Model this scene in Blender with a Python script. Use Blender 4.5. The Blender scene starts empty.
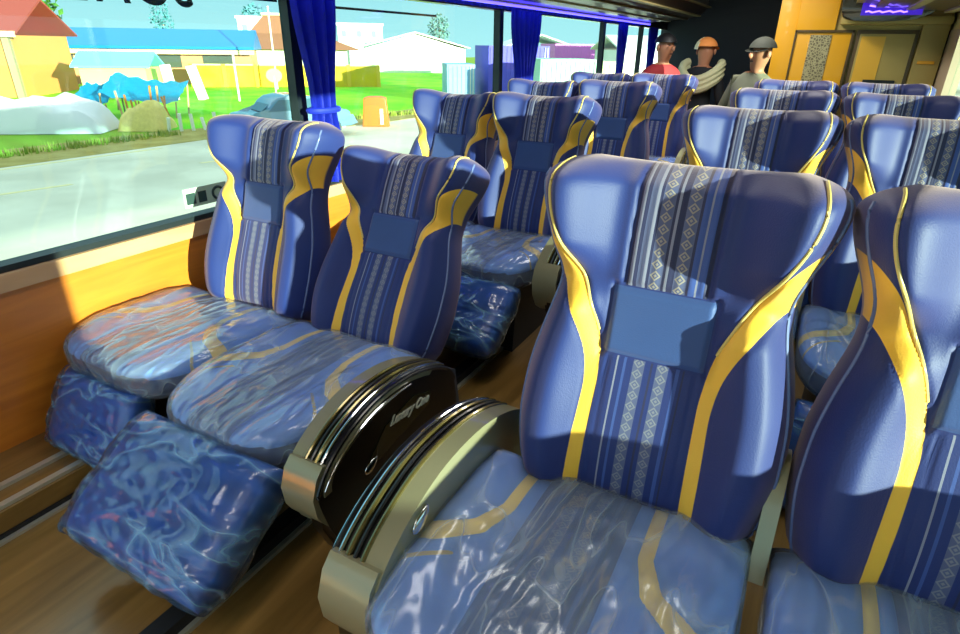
import bpy, bmesh, math, random
from math import sin, cos, pi, radians, sqrt, exp
from mathutils import Vector, Matrix, noise
random.seed(7)
col = bpy.context.scene.collection
scene = bpy.context.scene

# ------------------------------------------------------------------ materials
def new_mat(name):
    m = bpy.data.materials.new(name); m.use_nodes = True
    nt = m.node_tree
    for n in list(nt.nodes): nt.nodes.remove(n)
    out = nt.nodes.new('ShaderNodeOutputMaterial')
    return m, nt, out

def principled(nt, out, **kw):
    b = nt.nodes.new('ShaderNodeBsdfPrincipled')
    for k, v in kw.items(): b.inputs[k].default_value = v
    nt.links.new(b.outputs[0], out.inputs[0])
    return b

def C3(r, g, b): return (r, g, b, 1)

def srgb(r, g, b):
    def f(c):
        c /= 255
        return c/12.92 if c <= .04045 else ((c+.055)/1.055)**2.4
    return (f(r), f(g), f(b), 1)

def simple(name, c, rough=.5, metal=0, coat=0, emit=None, es=0, nscale=0, namt=.15, bump=0, bscale=60, spec=.5):
    m, nt, out = new_mat(name)
    b = principled(nt, out, **{'Base Color': c, 'Roughness': rough, 'Metallic': metal, 'Coat Weight': coat, 'Specular IOR Level': spec})
    if emit: b.inputs['Emission Color'].default_value = emit; b.inputs['Emission Strength'].default_value = es
    tc = nt.nodes.new('ShaderNodeTexCoord')
    if nscale:
        n = nt.nodes.new('ShaderNodeTexNoise'); n.inputs['Scale'].default_value = nscale; n.inputs['Detail'].default_value = 5
        nt.links.new(tc.outputs['Object'], n.inputs['Vector'])
        mx = nt.nodes.new('ShaderNodeMix'); mx.data_type = 'RGBA'
        mx.inputs[6].default_value = tuple(max(0, x*(1-namt)) for x in c[:3]) + (1,)
        mx.inputs[7].default_value = tuple(min(1, x*(1+namt)) for x in c[:3]) + (1,)
        nt.links.new(n.outputs[0], mx.inputs[0]); nt.links.new(mx.outputs[2], b.inputs['Base Color'])
    if bump:
        n2 = nt.nodes.new('ShaderNodeTexNoise'); n2.inputs['Scale'].default_value = bscale; n2.inputs['Detail'].default_value = 4
        nt.links.new(tc.outputs['Object'], n2.inputs['Vector'])
        bp = nt.nodes.new('ShaderNodeBump'); bp.inputs['Strength'].default_value = bump; bp.inputs['Distance'].default_value = .01
        nt.links.new(n2.outputs[0], bp.inputs['Height']); nt.links.new(bp.outputs[0], b.inputs['Normal'])
    return m

class NT:
    """tiny node-maths helper"""
    def __init__(s, nt): s.nt = nt
    def m(s, op, a, b=None, c=None):
        n = s.nt.nodes.new('ShaderNodeMath'); n.operation = op
        for i, x in enumerate((a, b, c)):
            if x is None: continue
            if isinstance(x, (int, float)): n.inputs[i].default_value = x
            else: s.nt.links.new(x, n.inputs[i])
        return n.outputs[0]
    def step(s, x, e, w=.0008):           # soft x > e
        t = s.m('DIVIDE', s.m('SUBTRACT', x, e), w)
        t = s.m('ADD', t, .5)
        n = s.nt.nodes.new('ShaderNodeClamp'); s.nt.links.new(t, n.inputs[0]); return n.outputs[0]
    def mix(s, f, a, b):
        n = s.nt.nodes.new('ShaderNodeMix'); n.data_type = 'RGBA'
        for i, x in ((0, f), (6, a), (7, b)):
            if isinstance(x, (int, float, tuple)): n.inputs[i].default_value = x
            else: s.nt.links.new(x, n.inputs[i])
        return n.outputs[2]
    def attr(s, name):
        n = s.nt.nodes.new('ShaderNodeAttribute'); n.attribute_name = name; return n.outputs['Fac']

NAVY = srgb(16, 42, 108); SLATE = srgb(42, 74, 134); YEL = srgb(242, 188, 62)
def upholstery(name, kind):
    m, nt, out = new_mat(name); h = NT(nt)
    b = principled(nt, out, Roughness=.56, **{'Sheen Weight': .35, 'Sheen Roughness': .5, 'Sheen Tint': srgb(240, 205, 195), 'Specular IOR Level': .4})
    pu, pv, ye = h.attr('pu'), h.attr('pv'), h.attr('yel')
    au = h.m('ABSOLUTE', pu)
    # colour bands of the woven column, read off the lateral coordinate
    def ramp(stops):
        r = nt.nodes.new('ShaderNodeValToRGB'); r.color_ramp.interpolation = 'CONSTANT'
        e = r.color_ramp.elements
        while len(e) < len(stops): e.new(.5)
        for i, (p, c) in enumerate(stops): e[i].position = (p+.12)/.24; e[i].color = c
        nt.links.new(h.m('DIVIDE', h.m('ADD', pu, .12), .24), r.inputs[0]); return r.outputs[0]
    dk, md, lt, bl = srgb(30, 38, 78), srgb(78, 88, 128), srgb(128, 132, 158), srgb(50, 78, 150)
    top = ramp([(-.12, dk), (-.078, lt), (-.07, dk), (-.062, md), (-.05, lt), (-.044, dk), (-.038, md), (-.012, dk), (-.006, lt), (0, dk),
                (.012, md), (.038, dk), (.044, bl), (.056, lt), (.060, bl), (.074, dk)])
    low = ramp([(-.12, NAVY), (-.074, lt), (-.070, NAVY), (-.058, bl), (-.052, NAVY), (-.037, md), (-.013, NAVY), (0, dk), (.004, NAVY),
                (.013, md), (.037, NAVY), (.052, bl), (.060, NAVY), (.066, dk), (.070, NAVY)])
    fr = h.m('FRACT', h.m('DIVIDE', h.m('ADD', pv, 1.0), .024))
    d = h.m('ADD', h.m('MULTIPLY', h.m('ABSOLUTE', h.m('SUBTRACT', fr, .5)), 2.0), h.m('DIVIDE', h.m('ABSOLUTE', h.m('SUBTRACT', au, .025)), .012))
    ring = h.m('SUBTRACT', 1.0, h.step(h.m('ABSOLUTE', h.m('SUBTRACT', d, .78)), .17, .1))
    dot = h.m('SUBTRACT', 1.0, h.step(d, .3, .1))
    dia = h.m('MAXIMUM', ring, dot)
    inband = h.m('MULTIPLY', h.step(au, .012), h.m('SUBTRACT', 1.0, h.step(au, .038)))
    dia = h.m('MULTIPLY', dia, inband)
    top = h.mix(dia, top, srgb(150, 142, 136)); low = h.mix(dia, low, srgb(120, 124, 140))
    base = NAVY
    if kind == 'back':
        mt = h.m('MULTIPLY', h.step(pv, .518), h.m('SUBTRACT', 1.0, h.step(au, .083)))
        mp = h.m('MULTIPLY', h.m('MULTIPLY', h.step(pv, .365), h.m('SUBTRACT', 1.0, h.step(pv, .515))), h.m('SUBTRACT', 1.0, h.step(au, .105)))
        ml = h.m('MULTIPLY', h.m('SUBTRACT', 1.0, h.step(pv, .362)), h.m('SUBTRACT', 1.0, h.step(au, .092)))
        c = h.mix(mt, base, top); c = h.mix(mp, c, SLATE); c = h.mix(ml, c, low)
        front = h.step(h.attr('fr'), .5, .2)
    else:
        ml = h.m('SUBTRACT', 1.0, h.step(au, .09))
        low = h.mix(.3, low, srgb(96, 146, 224)); c = h.mix(ml, srgb(92, 150, 234), low)
        front = h.step(h.attr('fr'), .5, .2)
        c2 = h.step(h.attr('gld'), 0.0, .001); c = h.mix(c2, c, srgb(205, 180, 95))
    c = h.mix(h.step(ye, 0.0, .001), c, YEL if kind == 'back' else srgb(255, 226, 120))
    c = h.mix(front, NAVY, c)
    # fine worn variation
    tc = nt.nodes.new('ShaderNodeTexCoord')
    n = nt.nodes.new('ShaderNodeTexNoise'); n.inputs['Scale'].default_value = 6; n.inputs['Detail'].default_value = 4
    nt.links.new(tc.outputs['Object'], n.inputs['Vector'])
    hs = nt.nodes.new('ShaderNodeHueSaturation'); nt.links.new(c, hs.inputs['Color'])
    nt.links.new(h.m('ADD', h.m('MULTIPLY', n.outputs[0], .3), .85), hs.inputs['Value'])
    nt.links.new(hs.outputs[0], b.inputs['Base Color'])
    n2 = nt.nodes.new('ShaderNodeTexNoise'); n2.inputs['Scale'].default_value = 320
    nt.links.new(tc.outputs['Object'], n2.inputs['Vector'])
    bp = nt.nodes.new('ShaderNodeBump'); bp.inputs['Strength'].default_value = .25; bp.inputs['Distance'].default_value = .002
    nt.links.new(n2.outputs[0], bp.inputs['Height']); nt.links.new(bp.outputs[0], b.inputs['Normal'])
    return m

def plastic_film(name, tint, haze=.14, gloss=.9, stretch=(1.5, .45, 1), nsc=6, dist=1.0, crease=.18):
    m, nt, out = new_mat(name); h = NT(nt)
    tr = nt.nodes.new('ShaderNodeBsdfTransparent'); tr.inputs[0].default_value = (.98, .99, 1, 1)
    gl = nt.nodes.new('ShaderNodeBsdfGlossy'); gl.inputs['Roughness'].default_value = .18; gl.inputs[0].default_value = (.92, .97, 1, 1)
    df = nt.nodes.new('ShaderNodeBsdfDiffuse'); df.inputs[0].default_value = tint
    tc = nt.nodes.new('ShaderNodeTexCoord')
    mp = nt.nodes.new('ShaderNodeMapping'); mp.inputs['Scale'].default_value = stretch; mp.inputs['Rotation'].default_value = (0, 0, .35)
    nt.links.new(tc.outputs['Object'], mp.inputs['Vector'])
    n = nt.nodes.new('ShaderNodeTexNoise'); n.inputs['Scale'].default_value = nsc; n.inputs['Detail'].default_value = 1.6; n.inputs['Distortion'].default_value = dist
    nt.links.new(mp.outputs[0], n.inputs['Vector'])
    ridge = h.m('SUBTRACT', 1.0, h.m('MULTIPLY', h.m('ABSOLUTE', h.m('SUBTRACT', n.outputs[0], .5)), 6.0))
    bp = nt.nodes.new('ShaderNodeBump'); bp.inputs['Strength'].default_value = .5; bp.inputs['Distance'].default_value = .014
    nt.links.new(ridge, bp.inputs['Height'])
    for s in (gl, df): nt.links.new(bp.outputs[0], s.inputs['Normal'])
    fr = nt.nodes.new('ShaderNodeFresnel'); fr.inputs[0].default_value = 1.55; nt.links.new(bp.outputs[0], fr.inputs['Normal'])
    m1 = nt.nodes.new('ShaderNodeMixShader'); nt.links.new(h.m('ADD', haze*.6, h.m('MULTIPLY', h.m('POWER', h.m('MAXIMUM', ridge, 0.0), 5.0), crease)), m1.inputs[0])
    nt.links.new(tr.outputs[0], m1.inputs[1]); nt.links.new(df.outputs[0], m1.inputs[2])
    m2 = nt.nodes.new('ShaderNodeMixShader')
    nt.links.new(h.m('MULTIPLY', fr.outputs[0], gloss), m2.inputs[0]); nt.links.new(m1.outputs[0], m2.inputs[1]); nt.links.new(gl.outputs[0], m2.inputs[2])
    nt.links.new(m2.outputs[0], out.inputs[0])
    return m

def glass_pane(name, tint):
    m, nt, out = new_mat(name)
    tr = nt.nodes.new('ShaderNodeBsdfTransparent'); tr.inputs[0].default_value = tint
    gl = nt.nodes.new('ShaderNodeBsdfGlossy'); gl.inputs['Roughness'].default_value = .02
    mx = nt.nodes.new('ShaderNodeMixShader'); mx.inputs[0].default_value = .05
    nt.links.new(tr.outputs[0], mx.inputs[1]); nt.links.new(gl.outputs[0], mx.inputs[2]); nt.links.new(mx.outputs[0], out.inputs[0])
    return m

def wood(name, c1, c2, scale=(1, .12, 1), rough=.3, coat=.5):
    m, nt, out = new_mat(name); h = NT(nt)
    b = principled(nt, out, Roughness=rough, **{'Coat Weight': coat, 'Coat Roughness': .15})
    tc = nt.nodes.new('ShaderNodeTexCoord'); mp = nt.nodes.new('ShaderNodeMapping'); mp.inputs['Scale'].default_value = scale
    nt.links.new(tc.outputs['Object'], mp.inputs['Vector'])
    n = nt.nodes.new('ShaderNodeTexNoise'); n.inputs['Scale'].default_value = 14; n.inputs['Detail'].default_value = 7; n.inputs['Distortion'].default_value = 1.2
    nt.links.new(mp.outputs[0], n.inputs['Vector'])
    r = nt.nodes.new('ShaderNodeValToRGB'); r.color_ramp.elements[0].position = .3; r.color_ramp.elements[0].color = c1
    r.color_ramp.elements[1].position = .7; r.color_ramp.elements[1].color = c2
    nt.links.new(n.outputs[0], r.inputs[0]); nt.links.new(r.outputs[0], b.inputs['Base Color'])
    return m

M = dict(
    back=upholstery('seat_leather', 'back'), cush=upholstery('cushion_leather', 'cush'),
    navy=simple('navy_leather', NAVY, .36, nscale=5, bump=.15, bscale=200),
    legnavy=simple('legrest_leather', srgb(30, 84, 182), .38, nscale=5),
    film=plastic_film('clear_plastic_film', srgb(205, 225, 250), .30), film2=plastic_film('wrinkled_plastic_film', srgb(150, 205, 250), .12, .95, (.9, 2.4, 1), 5, .5, .36),
    knot=simple('bunched_plastic', srgb(196, 206, 196), .25, coat=.6),
    gold=simple('gold_piping', srgb(214, 190, 110), .4), silver=simple('pale_piping', srgb(96, 112, 160), .4),
    black=simple('gloss_black', srgb(7, 8, 11), .3, coat=.15), matte=simple('matte_black', srgb(16, 18, 24), .55),
    champ=simple('champagne_plastic', srgb(150, 146, 116), .3, metal=.3, coat=.4, nscale=3, namt=.08),
    bronze=simple('bronze_trim', srgb(120, 108, 62), .22, metal=.7, coat=.5), chrome=simple('chrome', srgb(215, 220, 225), .12, metal=1),
    grey=simple('grey_shell', srgb(70, 74, 88), .4), letters=simple('silver_lettering', srgb(240, 236, 215), .5),
    wallwood=wood('orange_wood_panel', srgb(184, 104, 32), srgb(212, 128, 42), (1, .1, 1), .34, .3),
    sillwood=wood('pale_sill', srgb(186, 140, 98), srgb(206, 164, 122), (1, .1, 1), .4, .2),
    floor=wood('floor_vinyl', srgb(112, 84, 40), srgb(146, 112, 60), (1, .1, 1), .3, .35),
    alu=simple('aluminium', srgb(205, 205, 190), .3, metal=.6),
    pane=glass_pane('window_glass', (.80, .95, .93, 1)), rubber=simple('black_rubber', srgb(18, 30, 34), .5),
    ceil=simple('olive_ceiling', srgb(132, 118, 74), .5, nscale=2), rack=simple('dark_brown_rack', srgb(70, 50, 30), .35, coat=.3),
    rackpale=simple('pale_rack_trim', srgb(158, 146, 100), .4), curtain=simple('blue_curtain', srgb(24, 48, 200), .6, nscale=30, namt=.2),
    led=simple('blue_led', srgb(60, 50, 255), .4, emit=srgb(70, 60, 255), es=4),
    yellow=simple('yellow_panel', srgb(236, 172, 22), .4, coat=.2, nscale=2, namt=.06), tan=simple('tan_panel', srgb(178, 158, 88), .45, nscale=2, namt=.08),
    frame=simple('dark_panel_frame', srgb(84, 66, 30), .4), cream=simple('cream_panel', srgb(226, 208, 150), .5),
    darkwall=simple('dark_blue_wall', srgb(18, 26, 44), .5), screen=simple('screen_black', srgb(40, 38, 20), .2, coat=.5),
    amber=simple('satin_amber_panel', srgb(240, 186, 60), .35), pillar=simple('pale_pillar', srgb(196, 176, 150), .5),
)

# ------------------------------------------------------------------ object helpers
def tag(o, label=None, cat=None, group=None, kind=None):
    if label: o['label'] = label
    if cat: o['category'] = cat
    if group: o['group'] = group
    if kind: o['kind'] = kind
    return o
def empty(name, loc, rz=0, label=None, cat=None, group=None):
    o = bpy.data.objects.new(name, None); col.objects.link(o); o.location = loc; o.rotation_euler[2] = rz
    o.empty_display_size = .1
    return tag(o, label, cat, group)
def link(name, me, parent=None, loc=(0, 0, 0), rot=(0, 0, 0)):
    o = bpy.data.objects.new(name, me); col.objects.link(o)
    o.location = loc; o.rotation_euler = rot
    if parent: o.parent = parent
    return o
def bm_mesh(name, bm, mat, smooth=True, angle=40):
    bmesh.ops.recalc_face_normals(bm, faces=bm.faces)
    me = bpy.data.meshes.new(name); bm.to_mesh(me); bm.free()
    if mat: me.materials.append(mat)
    if smooth:
        for p in me.polygons: p.use_smooth = True
        me.set_sharp_from_angle(angle=radians(angle))
    return me
def bx(bm, x0, x1, y0, y1, z0, z1, bev=0):
    r = bmesh.ops.create_cube(bm, size=1)
    for v in r['verts']:
        v.co = Vector(((x0+x1)/2+v.co.x*(x1-x0), (y0+y1)/2+v.co.y*(y1-y0), (z0+z1)/2+v.co.z*(z1-z0)))
    if bev:
        es = list({e for v in r['verts'] for e in v.link_edges})
        bmesh.ops.bevel(bm, geom=es, offset=bev, segments=2, profile=.7, affect='EDGES')
def box(name, dims, mat, parent=None, bev=0, **kw):
    bm = bmesh.new(); bx(bm, *dims, bev)
    return link(name, bm_mesh(name, bm, mat), parent, **kw)
def boxes(name, lst, mat, parent=None, bev=0, **kw):
    bm = bmesh.new()
    for d in lst: bx(bm, *d, bev)
    return link(name, bm_mesh(name, bm, mat), parent, **kw)
def tube_bm(bm, pts, r, seg=8, closed=False):
    pts = [Vector(p) for p in pts]; n = len(pts); rings = []
    up = Vector((0, 0, 1))
    for i, p in enumerate(pts):
        a = pts[(i-1) % n] if (i or closed) else p; b = pts[(i+1) % n] if (i < n-1 or closed) else p
        t = (b-a).normalized()
        s = t.cross(up if abs(t.z) < .95 else Vector((1, 0, 0))).normalized(); q = s.cross(t)
        rr = r[i] if isinstance(r, (list, tuple)) else r
        rings.append([bm.verts.new(p+s*cos(k*2*pi/seg)*rr+q*sin(k*2*pi/seg)*rr) for k in range(seg)])
    for i in range(n-(0 if closed else 1)):
        A, B = rings[i], rings[(i+1) % n]
        for k in range(seg): bm.faces.new((A[k], A[(k+1) % seg], B[(k+1) % seg], B[k]))
    if not closed:
        bm.faces.new(rings[0]); bm.faces.new(rings[-1][::-1])
def tube(name, pts, r, mat, parent=None, seg=8, **kw):
    bm = bmesh.new(); tube_bm(bm, pts, r, seg); return link(name, bm_mesh(name, bm, mat), parent, **kw)
def prism_bm(bm, poly, x0, x1, axis='x'):
    f = {'x': lambda a, b, c: (c, a, b), 'y': lambda a, b, c: (a, c, b), 'z': lambda a, b, c: (a, b, c)}[axis]
    A = [bm.verts.new(f(a, b, x0)) for a, b in poly]; B = [bm.verts.new(f(a, b, x1)) for a, b in poly]
    fa = bm.faces.new(A); fb = bm.faces.new(B[::-1])
    for i in range(len(poly)):
        j = (i+1) % len(poly); bm.faces.new((A[i], B[i], B[j], A[j]))
    return [fa, fb]
def prism(name, poly, x0, x1, mat, parent=None, axis='x', bev=0, **kw):
    bm = bmesh.new(); fs = prism_bm(bm, poly, x0, x1, axis)
    if bev:
        es = list({e for f in fs for e in f.edges})
        bmesh.ops.bevel(bm, geom=es, offset=bev, segments=3, profile=.6, affect='EDGES')
    return link(name, bm_mesh(name, bm, mat), parent, **kw)
def lathe(name, prof, mat, parent=None, seg=20, **kw):
    bm = bmesh.new(); rings = []
    for r, z in prof: rings.append([bm.verts.new((r*cos(k*2*pi/seg), r*sin(k*2*pi/seg), z)) for k in range(seg)])
    for A, B in zip(rings, rings[1:]):
        for k in range(seg): bm.faces.new((A[k], A[(k+1) % seg], B[(k+1) % seg], B[k]))
    bm.faces.new(rings[0]); bm.faces.new(rings[-1][::-1])
    return link(name, bm_mesh(name, bm, mat), parent, **kw)
def interp(tab, x):
    if x <= tab[0][0]: return tab[0][1]
    for (a, fa), (b, fb) in zip(tab, tab[1:]):
        if x <= b:
            t = (x-a)/(b-a); return fa+(fb-fa)*t
    return tab[-1][1]
def smooth_tab(tab, x, w=.03):
    return (interp(tab, x-w)+2*interp(tab, x-w/2)+2*interp(tab, x)+2*interp(tab, x+w/2)+interp(tab, x+w))/8
def sm(a, b, x):
    t = min(1, max(0, (x-a)/(b-a))); return t*t*(3-2*t)
def spaced(n, k=1.7):
    o = []
    for i in range(n+1):
        x = 2*i/n-1; s = 1 if x >= 0 else -1; o.append(s*(1-(1-abs(x))**k))
    return o

def pillow(name, NU, NV, surf, mat, attrs=None, k=1.7, E=None, wr=None):
    """closed padded shape. surf(s,t) -> (x, y, z_front, z_back) with E giving the rim"""
    S, T = spaced(NU, k), spaced(NV, k)
    V = []; F = []; idx = [[None]*(NV+1) for _ in S]; idb = [[None]*(NV+1) for _ in S]; A = {a: [] for a in (attrs or [])}
    def put(p, at):
        V.append(p)
        for a in A: A[a].append(at[a])
        return len(V)-1
    for i, s in enumerate(S):
        for j, t in enumerate(T):
            e = E(s, t); p, q, at = surf(s, t, e)
            idx[i][j] = put(p, at)
            if 0 < i < NU and 0 < j < NV:
                ab = dict(at); ab['fr'] = 0; ab['yel'] = -1
                if 'gld' in ab: ab['gld'] = -1
                idb[i][j] = put(q, ab)
            else: idb[i][j] = idx[i][j]
    for i in range(NU):
        for j in range(NV):
            F.append((idx[i][j], idx[i+1][j], idx[i+1][j+1], idx[i][j+1]))
            F.append((idb[i][j], idb[i][j+1], idb[i+1][j+1], idb[i+1][j]))
    me = bpy.data.meshes.new(name); me.from_pydata(V, [], F)
    for a in A:
        at = me.attributes.new(a, 'FLOAT', 'POINT'); at.data.foreach_set('value', A[a])
    me.materials.append(mat)
    for p in me.polygons: p.use_smooth = True
    bm = bmesh.new(); bm.from_mesh(me); bmesh.ops.recalc_face_normals(bm, faces=bm.faces); bm.to_mesh(me); bm.free()
    return me

# ------------------------------------------------------------------ seat
LEN = .79
W_T = [(0, .262), (.08, .283), (.18, .296), (.30, .290), (.40, .268), (.47, .247), (.53, .241), (.59, .256), (.66, .288), (.72, .303), (.79, .300)]
YI = [(0, .116), (.3, .108), (.37, .114), (.42, .125), (.45, .138), (.5, .162), (.55, .189), (.60, .222), (.65, .27), (.67, .31)]
YO = [(0, .146), (.15, .142), (.28, .135), (.33, .139), (.37, .147), (.42, .165), (.46, .186), (.49, .205), (.52, .226), (.545, .26), (.57, .31)]
GS = [(.35, .110), (.41, .122), (.50, .158), (.55, .185), (.61, .222), (.67, .246), (.72, .252), (.79, .236)]
def Wb(v):
    w = smooth_tab(W_T, v, .04)
    if v > .70: w *= (1-((v-.70)/.0902)**3.2*.30) if v < .79 else .7
    if v < .05: w *= .94+.06*(v/.05)
    return w
def forward(u, v):
    a = abs(u); W = Wb(v); an = a/W
    f = .095 + .022*exp(-((v-.16)/.16)**2) + .012*exp(-((v-.63)/.12)**2)
    low = 1-sm(.44, .54, v)
    f += low*(.055*sm(.40, .72, an) - .035*sm(.80, 1.0, an))
    wing = sm(.50, .60, v)
    f += wing*(.105*sm(.10, .24, a) - .020*sm(.80, 1.0, an)) * (1-.25*sm(.70, .79, v))
    f -= .03*sm(.72, .79, v)
    # stitched grooves
    def gr(d, w=.005, dep=.005): return -dep*exp(-(d/w)**2)
    if v > .355: f += gr(a-smooth_tab(GS, v), .006, .006)
    if v < .66: f += gr(a-smooth_tab(YI, v, .02), .004, .004) + gr(a-smooth_tab(YO, v, .02), .004, .004)
    if v > .52: f += gr(a-.085, .006, .008)*1.0 + .004*sm(.085, .09, a)*(1-sm(.09, .13, a))
    if v < .36: f += gr(a-.094, .004, .004)
    if .36 < v < .52: f += gr(a-.107, .004, .005) + .006*(1-sm(.095, .107, a))*sm(.365, .375, v)*(1-sm(.505, .515, v))
    if a < .11: f += gr(v-.363, .004, .006) + gr(v-.517, .004, .008)
    if v > .52 and a < .083: f += .0012*cos(u*2*pi/.012*.5)
    return f
def surf_back(s, t, e):
    v = LEN*(t+1)/2; u = s*Wb(v)
    sag = -.012*(1-(u/.3)**2)*sm(.7, .79, v)
    ff = forward(u, v)*e; bb = -.045*e
    a = abs(u)
    d = min(a-smooth_tab(YI, v, .02), smooth_tab(YO, v, .02)-a)
    d = min(d, .68-v)
    at = dict(pu=u, pv=v, yel=d, fr=1.0 if e > .25 else 0.0)
    return (u, -ff, v+sag), (u, -bb, v+sag), at
def E_back(s, t):
    x = 1-abs(s)**9; y = (1-abs(t)**22)
    return max(0, x*y)**.42
_c = {}
def mesh(key, fn):
    if key not in _c: _c[key] = fn()
    return _c[key]

# cushion: local x lateral, d forward from backrest (Y = -d)
CL = .60
def Wc(d):
    if d < .30: return .292
    q = min(1, (d-.30)/(CL-.30+.001)); return .292*max(.0, (1-q**2.7))**.42*.72 + .292*.28
YP = [((.128, -.02), .012), ((.132, .20), .013), ((.160, .285), .018), ((.225, .345), .024), ((.33, .375), .032)]
GP = [((.17, .375), .005), ((.24, .43), .005), ((.33, .53), .005)]
def polyd(P, x, y):
    best = -9
    for (a, wa), (b, wb) in zip(P, P[1:]):
        vx, vy = b[0]-a[0], b[1]-a[1]; L2 = vx*vx+vy*vy
        t = max(0, min(1, ((x-a[0])*vx+(y-a[1])*vy)/L2))
        dd = sqrt((x-a[0]-t*vx)**2+(y-a[1]-t*vy)**2)
        best = max(best, wa+(wb-wa)*t-dd)
    return best
def surf_cush(s, t, e, off=0, wr=0):
    d = CL*(1-(t+1)/2)-.0; u = s*Wc(d)
    h = .058+.014*sm(.4, .85, abs(s))*(1-sm(.35, .6, d)) - .012*sm(.4, .6, d) - .01*sm(.15, 0, d)
    a = abs(u); yel = polyd(YP, a, d); g = polyd(GP, a, d)
    h += -.003*exp(-(abs(yel)/.004)**2) - .003*exp(-((a-.092)/.004)**2)
    k = 1+off*3
    dz = 0
    if wr:
        p = Vector((u*5+3, d*9, wr)); n = noise.noise(p, noise_basis='PERLIN_ORIGINAL')
        n2 = noise.noise(Vector((u*13+d*9, d*11-u*8, wr*3)), noise_basis='PERLIN_ORIGINAL')
        dz = (1-abs(n)*2.4)*.005+(1-abs(n2)*2)*.002
        k += .01*n2
    zc = -.005
    top = zc+h*e+(off+dz)*(1 if e > .02 else 0); bot = zc-.085*e-(off+dz*.5)*(1 if e > .02 else 0)
    return (u*k, -(d*k if d > .05 else d), top), (u*k, -(d*k if d > .05 else d), bot), dict(pu=u, pv=-d, yel=yel, fr=1.0 if e > .3 else 0.0, gld=g)
def E_cush(s, t): return max(0, (1-abs(s)**8)*(1-abs(t)**10))**.4

def surf_leg(s, t, e, off=0, wr=0):
    u = s*.275*(1-.05*sm(.5, 1, abs(t))); d = .18*(t+1)
    dz = 0; k = 1+off*2
    if wr:
        n = noise.noise(Vector((u*3+d*5, d*12+u*4, wr)), noise_basis='PERLIN_ORIGINAL'); n2 = noise.noise(Vector((u*17, d*20, wr)), noise_basis='PERLIN_ORIGINAL')
        dz = (1-abs(n)*2.4)*.009+(1-abs(n2)*2)*.005; k += .02*n2
    h = .062+.012*(1-s*s)
    return (u*k, -d*k, h*e+(off+dz)), (u*k, -d*k, -.09*e-(off+dz)), dict(pu=u, pv=d, yel=-1, fr=1, gld=-1)
def E_leg(s, t): return max(0, (1-abs(s)**6)*(1-abs(t)**6))**.42

def shell_mesh():       # hard shell on the rear of the backrest
    bm = bmesh.new(); n = 24; rows = []
    for j in range(n+1):
        v = .04+.68*j/n; w = Wb(v)*.9
        rows.append([bm.verts.new((w*x, .042+.03*(1-abs(x)**4), v)) for x in [-1, -.96, -.85, -.6, -.3, 0, .3, .6, .85, .96, 1]])
    for A, B in zip(rows, rows[1:]):
        for k in range(len(A)-1): bm.faces.new((A[k], A[k+1], B[k+1], B[k]))
    r = bmesh.ops.solidify(bm, geom=bm.faces[:], thickness=.008)
    return bm_mesh('back_shell', bm, M['grey'])
def seam_mesh(sgn):
    bm = bmesh.new(); pts = []
    for i in range(40):
        v = .41+(.772-.41)*i/39; u = smooth_tab(GS, v)*sgn
        if abs(u) > Wb(v)*.97: continue
        s = u/Wb(v); e = E_back(s, 2*v/LEN-1)
        pts.append((u, -forward(u, v)*e-.003, v-.012*(1-(u/.3)**2)*sm(.7, .79, v)))
    tube_bm(bm, pts, .0035, 8); return bm_mesh('seam_piping', bm, M['gold'])
def edge_mesh(sgn):
    bm = bmesh.new(); pts = []
    for i in range(50):
        v = .02+.72*i/49; s = .955*sgn; u = s*Wb(v); e = E_back(s, 2*v/LEN-1)
        pts.append((u, -forward(u, v)*e-.001, v-.012*(1-(u/.3)**2)*sm(.7, .79, v)))
    tube_bm(bm, pts, .004, 8); return bm_mesh('edge_piping', bm, M['silver'])
def base_mesh(mat=None):
    bm = bmesh.new()
    prism_bm(bm, [(-.48, .0), (.10, .0), (.10, .06), (.02, .36), (-.52, .36), (-.52, .28), (-.46, .22)], -.20, .20, 'x')
    return bm_mesh('base_frame', bm, M['matte'])

# armrest console profile (y, z); built on +x side
ARC = [(-.555, .38), (-.565, .44), (-.545, .485), (-.50, .53), (-.43, .57), (-.34, .60), (-.24, .61), (-.12, .60), (0, .565), (.10, .51), (.15, .44)]
LOW = [(.13, .37), (.02, .28), (-.12, .24), (-.30, .23), (-.43, .25), (-.53, .31)]
def scaled(arc, dz=0, sc=1.0):
    cx, cz = -.22, .44
    return [(cx+(y-cx)*sc, cz+(z-cz)*sc+dz) for y, z in arc]
def smooth_arc(P, n=5):
    out = []
    for i in range(len(P)-1):
        p0 = P[max(0, i-1)]; p1 = P[i]; p2 = P[i+1]; p3 = P[min(len(P)-1, i+2)]
        for k in range(n):
            t = k/n
            out.append(tuple(.5*((2*p1[c])+(-p0[c]+p2[c])*t+(2*p0[c]-5*p1[c]+4*p2[c]-p3[c])*t*t+(-p0[c]+3*p1[c]-3*p2[c]+p3[c])*t**3) for c in (0, 1)))
    out.append(P[-1]); return out
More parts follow.
